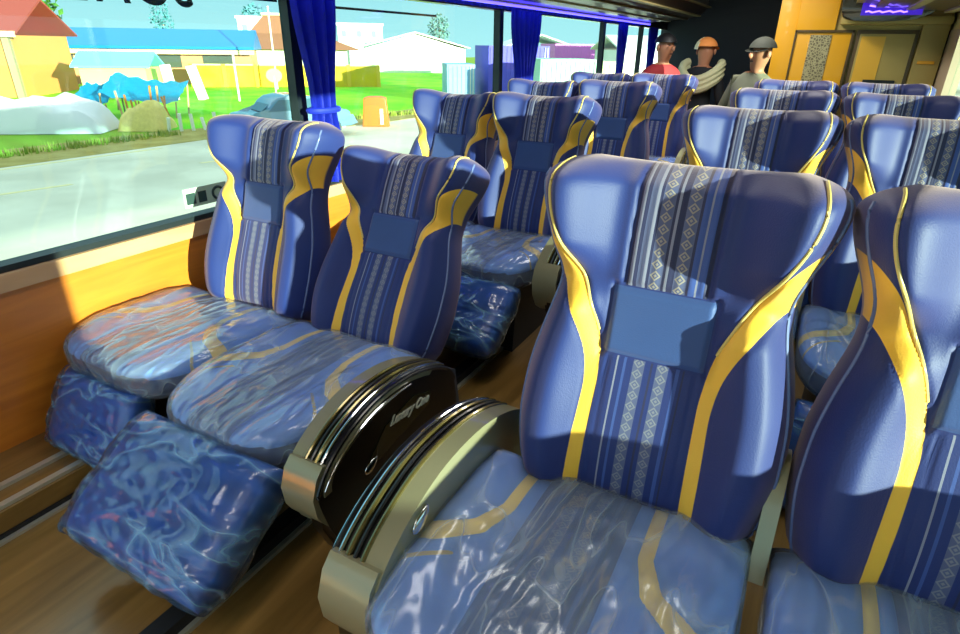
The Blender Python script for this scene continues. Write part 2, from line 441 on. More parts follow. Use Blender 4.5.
def console(parent, sgn, lettered, cy=0):
    g = empty('armrest', (0, cy, 0)); g.parent = parent
    full = smooth_arc(ARC)+smooth_arc(LOW)
    x_in, x_out = .325*sgn, .445*sgn
    k = ('con', sgn, lettered)
    def body():
        bm = bmesh.new(); fs = prism_bm(bm, full, x_in, x_in+.055*sgn, 'x'); 
        bmesh.ops.bevel(bm, geom=list({e for f in fs for e in f.edges}), offset=.008, segments=3, affect='EDGES')
        return bm_mesh('inner_side', bm, M['champ'], angle=35)
    link('inner_side', mesh(k+('b',), body), g)
    def outer():
        bm = bmesh.new(); fs = prism_bm(bm, scaled(smooth_arc(ARC), 0, .985)+[(.13, .37), (.14, .12), (-.40, .10), (-.50, .20), (-.545, .31)], x_in+.055*sgn, x_out, 'x')
        bmesh.ops.bevel(bm, geom=list({e for f in fs for e in f.edges}), offset=.014, segments=3, affect='EDGES')
        return bm_mesh('outer_side', bm, M['black'], angle=35)
    link('outer_side', mesh(k+('o',), outer), g)
    def cap():
        bm = bmesh.new()
        poly = [(-.555, .35), (-.57, .38), (-.577, .44), (-.557, .495), (-.53, .52), (-.505, .51), (-.52, .475), (-.535, .43), (-.535, .37), (-.52, .30)]
        fs = prism_bm(bm, poly, x_in+.004*sgn, x_out-.002*sgn, 'x')
        return bm_mesh('front_cap', bm, M['champ'])
    link('front_cap', mesh(k+('c',), cap), g)
    arc = smooth_arc(ARC)[6:-6]
    for i, (dx, r, mt) in enumerate([(.050, .006, 'bronze'), (.068, .005, 'black'), (.084, .0065, 'bronze'), (.103, .005, 'chrome'), (.120, .006, 'black')]):
        def trim(dx=dx, r=r, mt=mt, i=i):
            bm = bmesh.new(); tube_bm(bm, [(x_in+dx*sgn, y, z-.001-.01*(i == 4)) for y, z in arc], r, 8); return bm_mesh('trim_strip', bm, M[mt])
        link('trim_strip', mesh(k+('t', i), trim), g)
    # bronze band curving along the outer face
    def band():
        bm = bmesh.new(); A = scaled(smooth_arc(ARC)[4:-10], 0, .93); B = scaled(smooth_arc(ARC)[4:-10], 0, .85)
        prism_bm(bm, A+B[::-1], x_out-.004*sgn, x_out+.005*sgn, 'x'); return bm_mesh('bronze_band', bm, M['champ'])
    link('bronze_band', mesh(k+('band',), band), g)
    def plate():
        bm = bmesh.new(); fs = prism_bm(bm, [(-.36, .41), (-.27, .49), (-.12, .515), (-.03, .485), (-.03, .44), (-.16, .42), (-.30, .395)], x_out-.004*sgn, x_out+.004*sgn, 'x')
        return bm_mesh('name_plate', bm, M['screen'])
    pl = link('name_plate', mesh(k+('pl',), plate), g)
    if lettered:
        def txt():
            cu = bpy.data.curves.new('lettering', 'FONT'); cu.body = 'Luxury One'; cu.size = .042; cu.shear = .5; cu.extrude = .001; cu.offset = .0014
            cu.align_x = 'CENTER'
            o = bpy.data.objects.new('tmp', cu); col.objects.link(o); dg = bpy.context.evaluated_depsgraph_get()
            me = bpy.data.meshes.new_from_object(o.evaluated_get(dg)); bpy.data.objects.remove(o)
            me.materials.clear(); me.materials.append(M['letters']); return me
        link('lettering', mesh('txt', txt), pl, (x_out+.006*sgn, -.15, .468), (pi/2, .12, pi/2*sgn))
    def knob():
        bm = bmesh.new(); bmesh.ops.create_uvsphere(bm, u_segments=16, v_segments=10, radius=1)
        for v in bm.verts: v.co = Vector((v.co.x*.009, v.co.y*.032, v.co.z*.016*(1-.4*v.co.y)))
        return bm_mesh('recline_button', bm, M['chrome'])
    link('recline_button', mesh('knob', knob), g, (x_out+.002*sgn, -.345, .40), (.5, 0, 0))
    if parent.get('_x', 0) == 0 or True:
        link('recline_button', mesh('knob', knob), g, (x_in-.003*sgn, -.40, .545), (.6, 0, 0))
    def cres():
        bm = bmesh.new(); pts = []
        for i in range(13):
            q_ = smooth_arc(ARC)[10+2*i]; pts.append((x_out+.012*sgn, q_[0], q_[1]-.03))
        tube_bm(bm, pts, [.002+.004*sin(pi*i/12) for i in range(13)], 8); return bm_mesh('chrome_crescent', bm, M['chrome'])
    link('chrome_crescent', mesh(k+('cr',), cres), g)
    def post():
        bm = bmesh.new(); fs = prism_bm(bm, [(.02, .20), (.16, .16), (.20, .30), (.17, .46), (.10, .50), (.03, .40)], x_in+.02*sgn, x_out-.02*sgn, 'x')
        return bm_mesh('rear_bracket', bm, M['grey'])
    link('rear_bracket', mesh(k+('po',), post), g)
    return g

SEATS = []
def seat(x, y, recline, label, group, con=0, leg=(-.58, .40, 30), lettered=False, mid=0, knot=False, sc=1, zb=.415, cs=1.0, cx=0, cl=1, lx=0, ls=1, cy=0, bs=(1, 1, 1)):
    r = empty('bus_seat', (x, y, 0), 0, label, 'bus seat', group); r.scale = (sc, sc, sc)
    b = link('backrest', mesh('back', lambda: pillow('backrest', 110, 130, surf_back, M['back'], ['pu', 'pv', 'yel', 'fr'], 1.25, E_back)), r, (0, .06, zb), (-radians(recline), 0, 0))
    b.scale = bs
    link('seam_piping', mesh('gl', lambda: seam_mesh(-1)), b); link('seam_piping', mesh('gr', lambda: seam_mesh(1)), b)
    link('edge_piping', mesh('el', lambda: edge_mesh(-1)), b); link('edge_piping', mesh('er', lambda: edge_mesh(1)), b)
    link('back_shell', mesh('sh', shell_mesh), b)
    c = link('cushion', mesh('cush', lambda: pillow('cushion', 70, 80, surf_cush, M['cush'], ['pu', 'pv', 'yel', 'fr', 'gld'], 1.3, E_cush)), r, (cx, .0, .44)); c.scale = (cs, cl, 1)
    link('plastic_cover', mesh('cov', lambda: pillow('plastic_cover', 90, 90, lambda s, t, e: surf_cush(s, t, e, .006, 2.3), M['film'], None, 1.3, E_cush)), c)
    link('base_frame', mesh('base', base_mesh), r)
    d, z, ang = leg
    l = link('legrest', mesh('leg', lambda: pillow('legrest', 40, 40, surf_leg, M['legnavy'], ['pu', 'pv', 'yel', 'fr', 'gld'], 1.3, E_leg)), r, (lx, d, z), (radians(ang), 0, 0)); l.scale = (ls, ls, ls)
    link('plastic_cover', mesh('lcov', lambda: pillow('plastic_cover', 90, 90, lambda s, t, e: surf_leg(s, t, e, .008, 5.1), M['film2'], None, 1.2, E_leg)), l)
    if knot:
        bm = bmesh.new()
        for q in range(7):
            a = q*.9; tube_bm(bm, [(.27, .02, .0), (.275+.015*cos(a), 0+.02*sin(a), -.02), (.275+.03*cos(a), .01+.035*sin(a), -.05-.01*(q % 3)), (.28+.05*cos(a), .02+.05*sin(a), -.06+.02*(q % 2))], [.006, .009, .006, .002], 6)
        link('plastic_knot', bm_mesh('plastic_knot', bm, M['knot']), l)
    for s in ([con] if con else []): console(r, s, lettered, cy)
    if mid:
        def mm():
            bm = bmesh.new(); fs = prism_bm(bm, smooth_arc([(-.10, .42), (-.06, .52), (.0, .62), (.06, .64), (.12, .60), (.14, .48), (.12, .36), (0, .34), (-.10, .42)]), -.016, .016, 'x')
            return bm_mesh('side_bracket', bm, M['champ'])
        link('side_bracket', mesh('mid', mm), r, (mid*.285, .02, 0))
    SEATS.append(r); return r

XA, XB, XG, XH = -1.90, -1.30, -.20, .40
gw, ga = 'seats by the left windows', 'seats left of the aisle'
UP = (-.60, .36, 72)
seat(-1.83, 1.49, 17, 'navy seat beside the left window, its legrest folded down against the wood wall', gw, leg=(-.62, .375, 62), sc=.92, zb=.43, cs=1.22, cl=1.08, cx=-.115, lx=-.13, ls=.84, bs=(1.05, 1, 1.06))
seat(-1.27, 1.475, 29, 'navy reclined seat with a lettered black armrest and raised plastic-wrapped legrest', ga, con=1, leg=(-.68, .40, 34), lettered=True, knot=True, sc=.92, zb=.385, cs=1.06, cl=1.18, cx=-.04, lx=-.05, ls=1.13, cy=-.19, bs=(1.05, 1, 1.05))
seat(XG, 1.10, 12, 'large navy and yellow seat in the centre of the photo with plastic on its cushion', 'seats right of the aisle', con=-1, leg=UP, mid=1, cs=1.12, cx=-.06, cy=.03)
seat(XH, 1.10, 13, 'front navy seat at the right edge of the photo, half cut off by the frame', 'seats by the right windows', leg=UP)
seat(-1.87, 2.88, 24, 'second navy seat along the left windows, directly behind the front window seat', gw, leg=UP)
seat(XB, 2.86, 20, 'second-row navy seat left of the aisle, plastic-wrapped legrest raised below it', ga, con=1, leg=(-.56, .37, 32))
seat(XG, 2.54, 12, 'second-row navy seat right of the aisle, just behind the large central seat', 'seats right of the aisle', con=-1, leg=UP, mid=1)
seat(XH, 2.54, 12, 'second-row navy seat by the right windows, behind the seat cut off by the frame', 'seats by the right windows', leg=UP)
seat(-1.87, 4.20, 20, 'third navy seat along the left windows, only its headrest top showing', gw, leg=UP)
seat(XB, 4.28, 14, 'third-row navy seat left of the aisle, headrest showing behind the second-row seat', ga, con=1, leg=UP)
seat(XG, 3.95, 12, 'third-row navy seat right of the aisle, in front of the grey-clad person', 'seats right of the aisle', con=-1, leg=UP, mid=1)
seat(XH, 3.95, 12, 'third-row navy seat by the right windows, in front of the tan partition door', 'seats by the right windows', leg=UP)
seat(XA, 5.70, 16, 'fourth navy seat along the left windows, the rearmost window-side headrest', gw, leg=UP)
seat(XB, 5.70, 12, 'rearmost navy seat left of the aisle, in front of the two dark-clad people', ga, con=1, leg=UP)
seat(XG, 5.30, 12, 'rearmost navy seat right of the aisle, just before the yellow partition', 'seats right of the aisle', con=-1, leg=UP)
seat(XH, 5.30, 12, 'rearmost navy seat by the right windows, close to the tan partition door', 'seats by the right windows', leg=UP)

# ------------------------------------------------------------------ bus shell
def struct(o): o['kind'] = 'structure'; return o
Y0, Y1 = -1.7, 9.9
XL, XR = -2.25, .82
struct(box('floor', (XL-.08, XR+.08, Y0, Y1, -.06, 0), M['floor']))
struct(box('wall_left', (XL-.08, XL, Y0, Y1, 0, .64), M['wallwood']))
struct(box('trim_1', (XL-.08, XL+.025, Y0, Y1, .64, .70), M['sillwood'], bev=.006))
struct(box('trim_2', (XL-.06, XL+.006, Y0, Y1, .70, .722), M['rubber']))
struct(box('trim_3', (XL-.08, XL, Y0, Y1, 1.64, 2.2), M['rack']))
struct(box('wall_right', (XR, XR+.08, Y0, Y1, 0, .755), M['tan']))
struct(box('trim_4', (XR, XR+.08, Y0, Y1, 1.56, 2.2), M['cream']))
struct(box('wall_back', (XL-.08, XR+.08, Y1, Y1+.08, 0, 2.2), M['darkwall']))
struct(box('trim_5', (XR-.01, XR+.08, 6.05, 6.6, .77, 1.56), M['pillar']))
struct(box('trim_6', (XR, XR+.08, Y0, -.02, .755, 1.56), M['pillar']))
struct(box('trim_7', (XR, XR+.08, 3.2, 3.3, .77, 1.56), M['rubber']))
struct(box('trim_8', (XR, XR+.08, 6.6, Y1, .77, 1.56), M['darkwall']))
# pillars between the left windows
PY = [2.28, 4.44, 6.95, 8.55]
for i, py in enumerate(PY):
    struct(box('trim_%d' % (9+i), (XL-.05, XL+.004, py-.03, py+.03, .70, 1.66), M['rubber']))
ed = [Y0]+PY+[Y1]
for i in range(5):
    struct(box('window_%d' % (i+1), (XL-.045, XL-.037, ed[i]+.03, ed[i+1]-.03, .72, 1.66), M['pane']))
struct(box('window_6', (XR+.035, XR+.043, -.02, 3.2, .755, 1.56), M['pane']))
struct(box('window_7', (XR+.035, XR+.043, 3.3, 6.05, .775, 1.56), M['pane']))
# curved ceiling
bm = bmesh.new()
prof = [(-2.33, 2.14), (-2.0, 2.2), (-1.5, 2.22), (-.72, 2.24), (0, 2.22), (.6, 2.2), (.9, 2.14)]
prism_bm(bm, prof+[(x, z+.06) for x, z in prof[::-1]], Y0, Y1+.08, 'y')
struct(link('ceiling', bm_mesh('ceiling', bm, M['ceil'])))
# lower part of the wall: ledge with two aluminium rails
struct(box('trim_13', (XL, -1.925, Y0, 8.6, 0, .09), M['floor']))
struct(box('trim_19', (-1.925, -1.915, Y0, 8.6, 0, .022), M['matte']))
for i, (xa, z0) in enumerate([(-2.05, .09), (-1.95, .09)]):
    struct(box('trim_%d' % (14+i), (xa-.012, xa+.012, Y0, 8.6, z0, z0+.012), M['alu']))
struct(box('trim_16', (-1.915, -1.90, Y0, 8.6, 0, .010), M['alu']))
struct(boxes('trim_17', [(-1.22, -1.165, .38, 8.6, 0, .05)], M['matte']))
struct(box('trim_18', (-1.165, -1.150, .38, 8.6, 0, .014), M['alu']))

# luggage racks
def rack(x0, x1, side, lab, ye=8.2):
    r = empty('luggage_rack', ((x0+x1)/2, 0, 1.7), 0, lab, 'luggage rack')
    cx = (x0+x1)/2
    s = side
    poly = [(s*-.42, .0), (s*-.40, -.03), (s*.18, .02), (s*.34, .07), (s*.40, .14), (s*.38, .36), (s*-.42, .40)]
    prism('shelf', poly, Y0, ye, M['rack'], r, axis='y', bev=0)
    for q, (dx, dz, mt) in enumerate([(-.30, -.026, 'rackpale'), (-.05, -.004, 'rackpale'), (.16, .014, 'frame'), (.30, .05, 'rackpale'), (.405, .14, 'rackpale')]):
        boxes('trim_strip', [(s*dx-.03, s*dx+.03, Y0, ye, dz-.006, dz+.008)], M[mt], r, bev=.003)
    return r
rack(-2.22, -1.40, 1, 'dark brown overhead luggage rack running above the left windows')
rr = rack(.02, .80, -1, 'brown overhead luggage rack above the right windows, mostly out of frame', 6.15)

# gathered blue valance and light strip
def pleat(name, x, y0, y1, z0, z1, amp, wav, mat, parent=None, pinch=None, nz=30, loc=(0, 0, 0)):
    n = max(12, int((y1-y0)/wav*10)); bm = bmesh.new(); rows = []
    for j in range(nz+1):
        z = z1+(z0-z1)*j/nz; w, c = pinch(z) if pinch else (1, 0); row = []
        for i in range(n+1):
            t = i/n; y = (y0+y1)/2+c+(t-.5)*(y1-y0)*w
            row.append(bm.verts.new((x+amp*sin(2*pi*(y1-y0)*t/wav+.6*sin(t*9)), y, z)))
        rows.append(row)
    for A, B in zip(rows, rows[1:]):
        for i in range(n): bm.faces.new((A[i], A[i+1], B[i+1], B[i]))
    bmesh.ops.solidify(bm, geom=bm.faces[:], thickness=.004)
    return link(name, bm_mesh(name, bm, mat, angle=80), parent, loc)
v = pleat('window_valance', XL+.05, .2, 8.2, 1.645, 1.665, .018, .11, M['curtain'], nz=4)
tag(v, 'gathered blue valance strip hanging along the top of the left windows', 'curtain')
l = box('light_strip', (XL+.15, XL+.18, .2, 8.2, 1.655, 1.669), M['led'], bev=.004)
tag(l, 'thin blue glowing light strip under the left luggage rack', 'light strip')

def tied(z):
    if z > 1.1: k = .55+.45*sm(1.12, 1.6, z)
    else: k = .55+.25*sm(1.1, .9, z)
    return k, 0
def curtain(y, w, lab, x=XL+.09):
    r = empty('window_curtain', (x, y, .74), 0, lab, 'curtain', 'curtains tied between the left windows')
    pleat('fabric', 0, -w/2, w/2, 0, .90, .028, .085, M['curtain'], r, lambda z: tied(z+.74))
    bm = bmesh.new(); tube_bm(bm, [(.05*cos(a), w*.30*sin(a), .36) for a in [k*2*pi/16 for k in range(16)]], .014, 8, True)
    link('tieback', bm_mesh('tieback', bm, M['curtain']), r)
curtain(2.335, .31, 'deep blue curtain tied behind the front window seat')
curtain(4.68, .52, 'wide blue curtain tied back behind the second window seat')
curtain(7.35, .34, 'narrow blue curtain tied near the rear left windows')
curtain(8.75, .40, 'farthest blue curtain beside the dark rear of the bus')

# decals on the glass
def text_mesh(body, size, **kw):
    cu = bpy.data.curves.new('t', 'FONT'); cu.body = body; cu.size = size; cu.extrude = .0006
    for k_, v_ in kw.items(): setattr(cu, k_, v_)
    o = bpy.data.objects.new('tmp', cu); col.objects.link(o); dg = bpy.context.evaluated_depsgraph_get()
    me = bpy.data.meshes.new_from_object(o.evaluated_get(dg)); bpy.data.objects.remove(o); me.materials.clear(); return me
me = text_mesh('SONE', .19, offset=.003, shear=.3, space_character=1.1); me.materials.append(M['rubber'])
o = link('window_lettering', me, None, (XL-.050, 1.80, 1.527), (pi/2, 0, -pi/2)); tag(o, 'dark mirrored lettering stuck on the front left window, cut by the top of the photo', 'lettering')
for (a, b, z, lab) in [(1.86, 2.24, 1.575, 'dark stripe decal on the glass right of the mirrored lettering'), (2.33, 3.60, 1.568, 'long thin dark stripe decal across the second left window')]:
    o = box('window_stripe', (XL-.052, XL-.0455, a, b, z-.006, z+.006), M['rubber']); tag(o, lab, 'decal')
st = empty('window_sticker', (XL-.034, 1.67, .785), 0, 'small white sticker with dark symbols on the glass beside the front window seat', 'sticker')
box('backing', (-.002, .0, -.10, .12, -.035, .045), simple('sticker_white', srgb(190, 214, 190), .5), st)
dkm = simple('sticker_dark', srgb(40, 66, 62), .5)
box('symbol', (.0, .002, -.09, -.045, -.022, .025), dkm, st); box('symbol', (.0, .002, -.03, .01, -.022, .025), dkm, st)
bm = bmesh.new(); tube_bm(bm, [(0.001, .07+.026*cos(a), .004+.026*sin(a)) for a in [k*2*pi/20 for k in range(20)]], .006, 6, True)
link('symbol', bm_mesh('symbol', bm, dkm), st)
st.rotation_euler[0] = .0

# ------------------------------------------------------------------ rear partition on the right
pt = empty('rear_partition', (.15, 6.6, 0), 0, 'yellow and tan rear compartment with framed panels and a door, right of the aisle', 'partition')
def pb(name, x0, x1, z0, z1, y0, y1, m_, par=pt, bev=.004): return box(name, (x0-.15, x1-.15, y0, y1, z0, z1), M[m_], par, bev)
pb('corner_post', -.50, -.34, 0, 2.2, -.02, .2, 'yellow')
pb('wall_panel', -.34, .80, 0, 2.2, .0, .2, 'tan')
pb('upper_panel', -.34, -.03, 1.56, 2.2, -.03, 0, 'yellow')
pb('side_panel', -.47, -.47+.02, 0, 2.2, .2, 3.2, 'darkwall')
f1 = pb('framed_panel', -.33, .11, .6, 1.54, -.02, 0, 'yellow')
patt, nt_, out_ = new_mat('silver_lattice'); hh = NT(nt_); bb_ = principled(nt_, out_, Roughness=.35, Metallic=.3)
tc_ = nt_.nodes.new('ShaderNodeTexCoord'); vo = nt_.nodes.new('ShaderNodeTexVoronoi'); vo.feature = 'DISTANCE_TO_EDGE'; vo.inputs['Scale'].default_value = 45
nt_.links.new(tc_.outputs['Object'], vo.inputs['Vector']); nt_.links.new(hh.mix(hh.step(vo.outputs['Distance'], .12, .1), srgb(190, 180, 136), srgb(120, 112, 84)), bb_.inputs['Base Color'])
box('lattice_strip', (-.21-.15, -.04-.15, -.028, -.02, .62, 1.52), patt, f1)
for (xa, xb, za, zb) in [(-.34, -.325, .6, 1.56), (.11, .13, .6, 1.56), (-.34, .13, 1.54, 1.56)]: pb('frame_strip', xa, xb, za, zb, -.04, 0, 'frame', f1, .002)
dr = pb('door', .15, .60, .05, 1.56, -.03, 0, 'frame')
box('door_panel', (.175-.15, .575-.15, -.038, -.028, .95, 1.53), M['tan'], dr, .003)
box('amber_inset', (.19-.15, .37-.15, -.043, -.036, 1.0, 1.51), M['amber'], dr)
box('door_latch', (.28-.15, .52-.15, -.06, -.03, 1.135, 1.165), M['rubber'], dr, .004)
pb('tan_column', .61, .80, 0, 2.2, -.06, 0, 'tan', bev=.02)
pb('column_band', .64, .76, 1.30, 1.325, -.075, -.05, 'yellow')
pb('curved_top', .0, .80, 1.60, 1.66, -.14, .0, 'tan', bev=.02)
ds = empty('display_screen', (.33, 6.3, 1.665), 0, 'overhead display with violet glowing text at the top right', 'display')
prism('housing', smooth_arc([(-.34, .03), (-.30, -.03), (-.1, -.05), (.2, -.03), (.33, .05), (.35, .18), (.30, .30), (-.30, .30), (-.35, .18), (-.34, .03)], 4), -.05, .1, M['screen'], ds, axis='y', bev=.01)
box('screen', (-.20, .22, -.062, -.05, -.005, .20), simple('screen_violet', srgb(36, 16, 110), .3, emit=srgb(50, 20, 160), es=.8), ds)

glow = simple('violet_glow', srgb(130, 100, 255), .3, emit=srgb(120, 90, 255), es=3)
bm = bmesh.new()
for i, (a, b, z) in enumerate([(-.17, .12, .02), (-.15, .17, .06), (-.13, -.02, .10), (.02, .19, .105), (-.12, .20, .15)]):
    tube_bm(bm, [(a+(b-a)*q/12, -.064, z+.006*sin(q*2.1+i)) for q in range(13)], .007, 6)
link('glowing_line', bm_mesh('glowing_line', bm, glow), ds)

# ------------------------------------------------------------------ people at the rear
skin = simple('skin', srgb(176, 122, 92), .5)
def person(name, loc, rz, joints, edges, radii, cloth, label, head, headr, root=0):
    r = empty(name, loc, rz, label, 'person')
    me = bpy.data.meshes.new('body'); me.from_pydata(joints, edges, [])
    o = link('body', me, r)
    sk = o.modifiers.new('skin', 'SKIN')
    for i, q in enumerate(radii): me.skin_vertices[0].data[i].radius = (q, q*.9)
    me.skin_vertices[0].data[root].use_root = True
    ss = o.modifiers.new('sub', 'SUBSURF'); ss.levels = 2; ss.render_levels = 2
    dg = bpy.context.evaluated_depsgraph_get(); dg.update()
    m2 = bpy.data.meshes.new_from_object(o.evaluated_get(dg)); o.modifiers.clear(); o.data = m2
    m2.materials.clear(); m2.materials.append(cloth); m2.materials.append(skin)
    for p in m2.polygons: p.use_smooth = True
    return r, o
SK = ([(0, 0, .95), (0, 0, 1.10), (0, .0, 1.30), (0, 0, 1.42), (0, -.01, 1.50), (0, -.02, 1.56), (0, -.03, 1.64), (0, -.02, 1.72),
       (-.18, 0, 1.40), (-.24, -.02, 1.14), (-.20, -.22, 1.02), (-.16, -.30, 1.03), (.18, 0, 1.40), (.24, -.02, 1.14), (.20, -.22, 1.02), (.16, -.30, 1.03),
       (-.10, 0, .88), (-.11, -.02, .48), (-.11, .02, .08), (-.11, -.14, .04), (.10, 0, .88), (.11, -.02, .48), (.11, .02, .08), (.11, -.14, .04)],
      [(0, 1), (1, 2), (2, 3), (3, 4), (4, 5), (5, 6), (6, 7), (3, 8), (8, 9), (9, 10), (10, 11), (3, 12), (12, 13), (13, 14), (14, 15), (0, 16), (16, 17), (17, 18), (18, 19), (0, 20), (20, 21), (21, 22), (22, 23)],
      [.15, .14, .15, .12, .055, .07, .095, .07, .07, .05, .036, .03, .07, .05, .036, .03, .10, .065, .045, .035, .10, .065, .045, .035])
def make_person(name, loc, rz, cloth, label, tilt=0, lean=0, down=0, arms=None, cap=None, capname='cap', hair=None):
    J = [list(p) for p in SK[0]]; E = list(SK[1]); R = list(SK[2])
    if arms:
        for k, p in arms.items(): J[k] = list(p)
    # five fingers on each hand
    for hnd, elb in ((11, 10), (15, 14)):
        h = Vector(J[hnd]); d = (h-Vector(J[elb])).normalized(); sd = d.cross(Vector((0, 0, 1))).normalized()
        for q in range(5):
            off = (q-1.8)*.018; L = [.045, .075, .082, .076, .058][q]
            if q == 0: a = h-sd*.035-d*.01; b = a-sd*.02+d*L
            else: a = h+sd*off+d*.03; b = a+d*L+Vector((0, 0, -.02))
            n = len(J); J += [list(a), list(b)]; E += [(hnd, n), (n, n+1)]; R += [.011, .008]
    for p in J:
        if p[2] > .9: p[1] += lean*(p[2]-.9); p[0] += tilt*(p[2]-.9)
        p[2] -= 0
    r, o = person(name, loc, rz, J, E, R, cloth, label, None, None)
    me = o.data
    hz = 1.49
    hands = [Vector(J[11]), Vector(J[15])]; hc = Vector(J[6])
    for p in me.polygons:
        c = p.center
        if c.z > hz and abs(c.x-hc.x) < .14 or any((c-q).length < .11 for q in hands): p.material_index = 1
    for nm, dx, dy, dz, sx, sy, sz in [('nose', 0, -.105, -.01, .013, .02, .025), ('ear', -.095, 0, 0, .012, .02, .032), ('ear', .095, 0, 0, .012, .02, .032)]:
        bm = bmesh.new(); rr = bmesh.ops.create_uvsphere(bm, u_segments=10, v_segments=8, radius=1)
        for v in rr['verts']: v.co = hc+Vector((dx+v.co.x*sx, dy+v.co.y*sy, dz+v.co.z*sz))
        link(nm, bm_mesh(nm, bm, skin), r)
    for nm, dx, dz, sx, sz in [('eye', -.035, .02, .014, .007), ('eye', .035, .02, .014, .007), ('mouth', 0, -.055, .026, .006)]:
        bm = bmesh.new(); rr = bmesh.ops.create_uvsphere(bm, u_segments=10, v_segments=8, radius=1)
        for v in rr['verts']: v.co = hc+Vector((dx+v.co.x*sx, -.092+v.co.y*.008, dz+v.co.z*sz))
        link(nm, bm_mesh(nm, bm, M['matte']), r)
    def dome(nm, mt, rad, z0, brim):
        bm = bmesh.new(); bmesh.ops.create_uvsphere(bm, u_segments=20, v_segments=12, radius=rad)
        bmesh.ops.delete(bm, geom=[v for v in bm.verts if v.co.z < z0], context='VERTS')
        if brim: 
            P = [bm.verts.new((rad*.95*cos(a), -rad*.55*abs(sin(a))-rad*.55, z0+.01-.02*abs(sin(a)))) for a in [pi*k/12 for k in range(13)]]
            Q = [bm.verts.new((rad*.95*cos(a), -rad*.3, z0+.02)) for a in [pi*k/12 for k in range(13)]]
            for k in range(12): bm.faces.new((P[k], P[k+1], Q[k+1], Q[k]))
        bmesh.ops.solidify(bm, geom=bm.faces[:], thickness=.006)
        link(nm, bm_mesh(nm, bm, mt), r, tuple(hc+Vector((0, .012, .02))))
    if cap: dome(capname, cap, .118, .005, True)
    else: dome('hair', hair or M['matte'], .112, .02, False)
    return r
dark = simple('dark_shirt', srgb(22, 28, 34), .8); red = simple('red_shirt', srgb(150, 36, 44), .8); greyc = simple('grey_green_shirt', srgb(120, 124, 104), .8, nscale=12)
cloth = simple('pale_towel', srgb(196, 200, 160), .85, bump=.4, bscale=20)
pa = make_person('person', (-1.17, 7.0, -.27), 2.9, dark, 'person in dark clothes and an orange and white cap, pale towel round the shoulders', cap=simple('cap_cloth', srgb(250, 160, 84), .7))
bm = bmesh.new()
for k in range(3):
    tube_bm(bm, [(.20*cos(a), .02+.14*sin(a), 1.48-.08*sin(a)-k*.05+.03*cos(2*a)) for a in [-.5+(pi+1)*q/20 for q in range(21)]], .042, 8)
link('towel', bm_mesh('towel', bm, cloth), pa)
bm = bmesh.new(); rr = bmesh.ops.create_uvsphere(bm, u_segments=18, v_segments=10, radius=.121)
bmesh.ops.delete(bm, geom=[v for v in bm.verts if v.co.z < .0 or v.co.x > -.03], context='VERTS'); bmesh.ops.solidify(bm, geom=bm.faces[:], thickness=.004)
link('cap_side', bm_mesh('cap_side', bm, simple('cap_white', srgb(226, 228, 190), .7)), pa, (0, -.018, 1.66), (0, 0, pi))
make_person('person', (-1.47, 6.45, -.24), .9, red, 'person in a red top with folded bare arms by the rear left window', arms={10: (-.10, -.24, 1.16), 11: (.06, -.27, 1.18), 14: (.10, -.26, 1.13), 15: (-.06, -.29, 1.15)}, hair=M['matte'])
make_person('person', (-.68, 6.15, -.28), -.7, greyc, 'person in a grey-green long-sleeved top and grey cap leaning at the yellow partition', tilt=.28, cap=simple('cap_grey', srgb(60, 64, 56), .8))

# ------------------------------------------------------------------ outside
GZ = -1.7
def ground_mat(name, c1, c2, sc, rough=.9):
    m, nt, out = new_mat(name); b = principled(nt, out, Roughness=rough, **{'Specular IOR Level': .2})
    tc = nt.nodes.new('ShaderNodeTexCoord'); n = nt.nodes.new('ShaderNodeTexNoise'); n.inputs['Scale'].default_value = sc; n.inputs['Detail'].default_value = 8
    nt.links.new(tc.outputs['Object'], n.inputs['Vector']); r = nt.nodes.new('ShaderNodeValToRGB')
    r.color_ramp.elements[0].position = .35; r.color_ramp.elements[0].color = c1; r.color_ramp.elements[1].position = .65; r.color_ramp.elements[1].color = c2
    nt.links.new(n.outputs[0], r.inputs[0]); nt.links.new(r.outputs[0], b.inputs['Base Color']); return m
def flat(name, pts, z, mat, t=.05):
    return prism(name, pts, z-t, z, mat, None, axis='z')
struct(flat('ground', [(-90, -60), (90, -60), (90, 160), (-90, 160)], GZ-.02, ground_mat('dry_grass', srgb(150, 168, 60), srgb(116, 160, 40), .25), .3))
struct(flat('road', [(-20.5, -60), (30, -60), (30, 160), (-12.5, 160), (-16.5, 21), (-18.5, 14.5)], GZ, ground_mat('concrete_road', srgb(196, 190, 172), srgb(218, 212, 194), .5)))
g = flat('verge', [(-24.5, -60), (-20.5, -60), (-18.5, 14.5), (-16.5, 21), (-12.5, 160), (-15, 160), (-19, 22), (-21.5, 15)], GZ+.01, ground_mat('dirt_verge', srgb(150, 132, 70), srgb(172, 158, 96), 1.2)); struct(g)
g = flat('green_field', [(-60, 12), (-21.5, 15), (-19, 22), (-15, 60), (-60, 75)], GZ+.005, ground_mat('fresh_grass', srgb(96, 196, 20), srgb(150, 204, 40), .35)); struct(g)
for (x0, y0, x1, y1) in [(-15.6, 5.2, -15.2, 7.6), (-18.6, 6.0, -18.2, 12), (-15.0, 11.0, -14.6, 12.8)]:
    o = flat('road_marking', [(x0, y0), (x0+.14, y0), (x1+.14, y1), (x1, y1)], GZ+.006, M['cream'], .01); tag(o, 'faded pale line on the road, %s' % {-15.6: 'nearest the bus window', -18.6: 'the long one beside the verge', -15.0: 'short one nearest the parked car'}[x0], 'road marking')
MT = lambda n, r, g_, b_, **k: simple(n, srgb(r, g_, b_), k.pop('rough', .7), **k)
